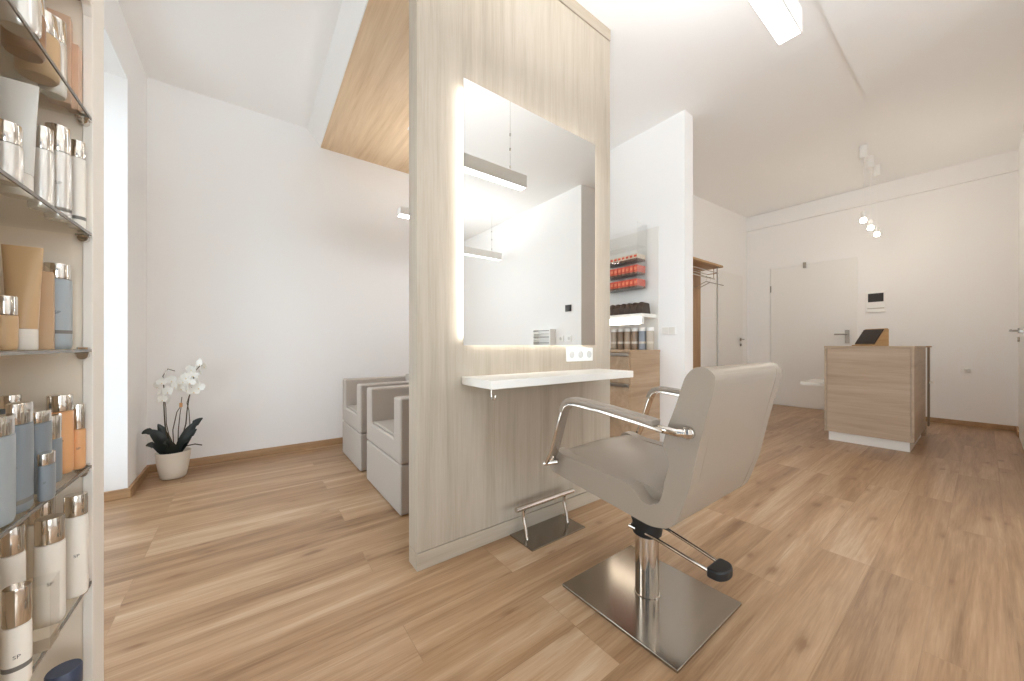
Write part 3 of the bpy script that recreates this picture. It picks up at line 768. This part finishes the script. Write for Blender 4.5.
def lettering(txt, size, m, parent, cx, cy, z, rx, ry, ang):
    """small printed text wrapped round an oval body; ang = direction the text faces"""
    cu = bpy.data.curves.new('lettering', 'FONT'); cu.body = txt; cu.size = size; cu.align_x = 'CENTER'; cu.resolution_u = 3
    tmp = bpy.data.objects.new('lettering_src', cu); COL.objects.link(tmp)
    dg = bpy.context.evaluated_depsgraph_get(); me = bpy.data.meshes.new_from_object(tmp.evaluated_get(dg))
    bpy.data.objects.remove(tmp); bpy.data.curves.remove(cu)
    rr = (rx+ry)/2+.0005
    for v in me.vertices:
        a = ang+v.co.x/rr
        v.co = Vector((cx+(rx+.0005)*math.cos(a), cy+(ry+.0005)*math.sin(a), z+v.co.y))
    me.materials.clear(); me.materials.append(m)
    o = bpy.data.objects.new('lettering', me); COL.objects.link(o); o.parent = parent
    return o

bm_cache = {}
def tint(name, col, rough=.3, metal=0., trans=0.):
    if name not in bm_cache: bm_cache[name] = mat(name, col, rough, metal, trans=trans)
    return bm_cache[name]
BLUE = tint('slate_blue_plastic', (132, 140, 146)); PALEB = tint('pale_blue_plastic', (164, 173, 178)); ORNG = tint('apricot_plastic', (222, 168, 120)); WHT = tint('milk_white_plastic', (242, 236, 226))
GOLD = tint('tan_gloss_plastic', (198, 166, 126), .3); SILV = tint('silver_gloss_plastic', (226, 222, 216), .2, .55); BRWN = tint('brown_gloss_plastic', (150, 112, 82), .3); NAVY = tint('navy_plastic', (64, 72, 92), .35); ICE = tint('grey_white_plastic', (220, 219, 214), .35)
CAPM = tint('silver_cap', (226, 220, 212), .10, 1.)
FACE = math.atan2(-1.0, .30)
def bottle(label, px, Y, si, h, d, cap, m, kind='bottle', ry=None, band=None, text=None, name='hair_product_bottle', dx=0.):
    x, y = at_y(px, Y); x += dx; z = SHZ[si]+.0006; r = d/2; k = (ry or d/2)/r
    o = thing(name, label, kind, (x, y, z), 'hair products in the showcase')
    hb = h-cap
    MB().lathe([(0, 0), (r*.86, 0), (r*.97, .004), (r, .012), (r, hb-.006), (r*.97, hb-.001), (r*.8, hb)], (x, y, z), 28, 1, k).done('bottle_body', m, o, smooth=50)
    MB().lathe([(0, hb+.0005), (r*.93, hb+.0005), (r*.95, hb+.002), (r*.95, h-.0015), (r*.92, h), (0, h)], (x, y, z), 28, 1, k).done('cap', CAPM, o, smooth=40)
    if band: MB().lathe([(r*1.008, hb*band), (r*1.008, hb*band+.007)], (x, y, z), 28, 1, k, cap=False).done('label_band', M['grey'], o, smooth=50)
    if text:
        lettering(text, min(.0085, d*.28), M['ink'], o, x, y, z+hb*.50, r, r*k, FACE)
    adopt(o); return o
def jar_down(label, px, Y, si, h, d, m, capm=CAPM):
    return bottle(label, px, Y, si, h, d, h*.35, m, 'jar', name='hair_product_jar')
def crimped_tube(label, px, Y, si, h, w, m):
    x, y = at_y(px, Y); z = SHZ[si]+.0006; r = w*.36
    o = thing('hair_product_tube', label, 'tube', (x, y, z), 'hair products in the showcase')
    cz = h*.2
    MB().lathe([(0, 0), (r*.95, 0), (r, .002), (r, cz-.002), (r*.97, cz), (0, cz)], (x, y, z), 24).done('cap', tint('tube_cap_white', (232, 226, 216), .25), o, smooth=40)
    rings = []
    for i in range(11):
        t = i/10; a = r*1.0*(1-t)+w*.5*t; b_ = r*1.0*(1-t**1.3)+.0016*t
        rings.append([(x+a*math.cos(q*math.pi/12), y+b_*math.sin(q*math.pi/12), z+cz+.0005+(h-cz)*t) for q in range(24)])
    MB().loft(rings).done('tube_body', m, o, smooth=60)
    adopt(o); return o
def carton(label, px, Y, si, h, w, dpt, m, rot=0.):
    x, y = at_y(px, Y); z = SHZ[si]+.0006
    o = MB().box(-w/2, w/2, -dpt/2, dpt/2, 0, h).done('product_carton', m, bevel=.0008)
    o.location = (x, y, z); o.rotation_euler = (0, 0, rot)
    return tag(o, label, 'carton', 'hair products in the showcase')

# eye-level shelf
bottle('pale blue-grey bottle with silver cap on the eye-level glass shelf', 57, 1.128, 2, .172, .040, .030, PALEB, band=.22, text='SP')
carton('slim beige and brown carton between tube and blue-grey bottle, eye-level shelf', 43, 1.075, 2, .147, .026, .034, tint('kraft_carton', (196, 164, 128), .5), R(12))
crimped_tube('tan crimped tube standing on its white cap, eye-level shelf', 23, 1.005, 2, .180, .046, GOLD)
jar_down('short tan jar with silver lid at the near end of the eye-level shelf', 4, .935, 2, .086, .028, GOLD)
# shelf below: blue and orange
bottle('large apricot bottle with silver cap on the shelf below eye level', 60, 1.118, 3, .158, .036, .032, ORNG, text='SP')
bottle('slim apricot bottle with tall silver cap beside the cabinet post', 78, 1.138, 3, .135, .022, .052, ORNG, text='SP')
bottle('tall slate-blue bottle with silver cap, largest of the blue ones', 20, .905, 3, .168, .023, .032, BLUE, ry=.026, text='SP', band=.10)
bottle('slate-blue bottle behind the smallest blue one', 41, 1.005, 3, .142, .022, .020, BLUE, ry=.024, text='SP')
bottle('smallest slate-blue bottle, standing near the shelf edge', 43, .945, 3, .078, .0175, .019, BLUE, ry=.018, text='SP', dx=.004)
bottle('slim slate-blue bottle with tall silver cap next to the large apricot bottle', 54, 1.055, 3, .126, .018, .044, BLUE, ry=.020, text='SP')
bottle('pale blue bottle at the near end of the blue row', 2, .850, 3, .156, .020, .028, PALEB, ry=.024)
bottle('slate-blue bottle with silver cap standing at the back of its row', 10, 1.09, 3, .165, .028, .024, BLUE)
# white bottles
bottle('tall milk-white bottle with silver cap nearest the cabinet post', 76, 1.112, 4, .204, .034, .042, WHT, text='SP')
bottle('milk-white bottle with silver cap second from the cabinet post', 50, 1.030, 4, .192, .037, .045, WHT, text='SP')
bottle('milk-white bottle with silver cap half hidden at the back', 42, 1.125, 4, .205, .036, .048, WHT)
bottle('milk-white bottle with silver cap at the left of its row', 11, .975, 4, .205, .030, .045, WHT)
bottle('short white bottle with broad chrome cap at the near end of the low shelf', 17, .868, 4, .147, .028, .055, WHT, band=.3, text='SP')
x, y = at_y(43, .955)
cbx = thing('gift_box', 'clear plastic box standing between white bottles on the low shelf', 'box', (x, y, SHZ[4]), 'hair products in the showcase')
q = MB(); z = SHZ[4]+.0006
q.box(x-.025, x+.0135, y-.020, y-.0192, z, z+.110); q.box(x-.025, x+.0135, y+.0192, y+.020, z, z+.110); q.box(x-.025, x-.0242, y-.0192, y+.0192, z, z+.110); q.box(x+.0127, x+.0135, y-.0192, y+.0192, z, z+.110)
q.done('box_walls', M['acryl'], cbx); box('box_lid', M['acryl'], x-.0255, x+.014, y-.0205, y+.0205, z+.1105, z+.113, parent=cbx); box('box_bottom', M['cream'], x-.0242, x+.0127, y-.0192, y+.0192, z, z+.02, parent=cbx)
adopt(cbx)
x, y = at_y(64, 1.06)
o = thing('hair_product_jar', 'dark navy jar with flat lid on the lowest visible shelf', 'jar', (x, y, SHZ[5]), 'hair products in the showcase')
MB().lathe([(0, 0), (.020, 0), (.022, .004), (.022, .10), (0, .10)], (x, y, SHZ[5]+.0006), 32).done('jar_body', NAVY, o, smooth=40)
MB().lathe([(0, .1005), (.0235, .1005), (.0235, .134), (.022, .137), (.0, .137)], (x, y, SHZ[5]+.0006), 32).done('lid', NAVY, o, smooth=40)
adopt(o)
# upper shelf: silver and white
bottle('bright silver bottle on the upper shelf in front of the frosted white one', 58, 1.075, 1, .180, .034, .050, SILV, text='SP', band=.12)
bottle('narrow silver bottle beside the grey crimped tube on the upper shelf', 41, 1.010, 1, .146, .030, .040, SILV)
bottle('frosted white bottle nearest the cabinet post on the upper shelf', 77, 1.130, 1, .180, .025, .034, WHT, band=.12)
crimped_tube('grey-white crimped tube standing on its cap on the upper shelf', 17, .945, 1, .188, .046, ICE)
jar_down('short silver jar at the near end of the upper shelf', 5, .875, 1, .088, .034, SILV)
# top shelf, seen from below
carton('pinkish beige carton at the back of the top shelf', 60, 1.128, 0, .178, .030, .026, tint('pink_kraft_carton', (206, 172, 146), .5), R(8))
carton('low pinkish beige carton beside the cabinet post on the top shelf', 74, 1.147, 0, .136, .018, .022, tint('pink_kraft_carton', (206, 172, 146), .5))
bottle('silver-lidded jar nearest the front of the top shelf', 20, .905, 0, .105, .042, .045, SILV, 'jar')
bottle('brown jar behind the silver-lidded one on the top shelf', 24, .975, 0, .110, .046, .035, BRWN, 'jar')
bottle('large tan jar in the middle of the top shelf', 38, 1.045, 0, .120, .052, .040, GOLD, 'jar')
bottle('silver bottle beside the cartons on the top shelf', 53, 1.100, 0, .150, .036, .045, SILV)
bottle('grey-white bottle at the back of the top shelf', 20, 1.09, 0, .150, .042, .045, ICE)

# ------------------------------------------------------------------ light
def area(name, loc, rot, sx, sy, power, col):
    l = bpy.data.lights.new(name, 'AREA'); l.shape = 'RECTANGLE'; l.size = sx; l.size_y = sy; l.energy = power; l.color = col
    o = bpy.data.objects.new(name, l); COL.objects.link(o); o.location = loc; o.rotation_euler = rot; return o
DAY = (.84, .93, 1.)
area('daylight_window_wall', (XO-1.3, 2.2, 3.0), (0, R(-50), 0), 2.6, 2.6, 82, DAY)
area('daylight_window_front', (XO-.7, -1.05, .85), (0, R(-112), 0), 2.0, 2.6, 64, DAY)
area('ground_bounce_window', (XO-.7, 2.35, .45), (0, R(-128), 0), 1.4, 1.7, 17, DAY)
area('daylight_shop_window', (.7, YN-.5, 1.1), (R(106), 0, 0), 2.0, 2.2, 72, DAY)
for i, px_ in enumerate((5.2, 5.6, 5.98)):
    l = bpy.data.lights.new('pendant_glow', 'POINT'); l.energy = 1.25; l.color = (1., .95, .88); l.shadow_soft_size = .025
    o = bpy.data.objects.new('pendant_glow', l); COL.objects.link(o); o.location = (px_, .77, 2.225)
W = bpy.data.worlds.new('sky'); sc.world = W; W.use_nodes = True
nt = W.node_tree; bg = nt.nodes['Background']
sky = nt.nodes.new('ShaderNodeTexSky'); sky.sky_type = 'HOSEK_WILKIE'; sky.turbidity = 4; sky.sun_direction = (.3, .6, .74)
nt.links.new(sky.outputs[0], bg.inputs[0]); bg.inputs[1].default_value = 1.0

# ------------------------------------------------------------------ camera
cd = bpy.data.cameras.new('camera'); cd.sensor_width = 36; cd.lens = 354/1024*36; cd.shift_y = 5/1024.; cd.clip_start = .02
co = bpy.data.objects.new('camera', cd); COL.objects.link(co)
co.location = (0, 0, CZ); co.rotation_euler = (R(90), 0, R(53.2-90))
sc.camera = co
sc.view_settings.view_transform = 'Standard'; sc.view_settings.look = 'None'; sc.view_settings.gamma = 1; sc.view_settings.use_curve_mapping = False
sc.view_settings.exposure = 0.76
sc.cycles.use_denoising = True
sc.cycles.max_bounces = 12; sc.cycles.diffuse_bounces = 10; sc.cycles.glossy_bounces = 6; sc.cycles.transparent_max_bounces = 24
sc.cycles.caustics_reflective = False; sc.cycles.caustics_refractive = False; sc.cycles.sample_clamp_indirect = 6
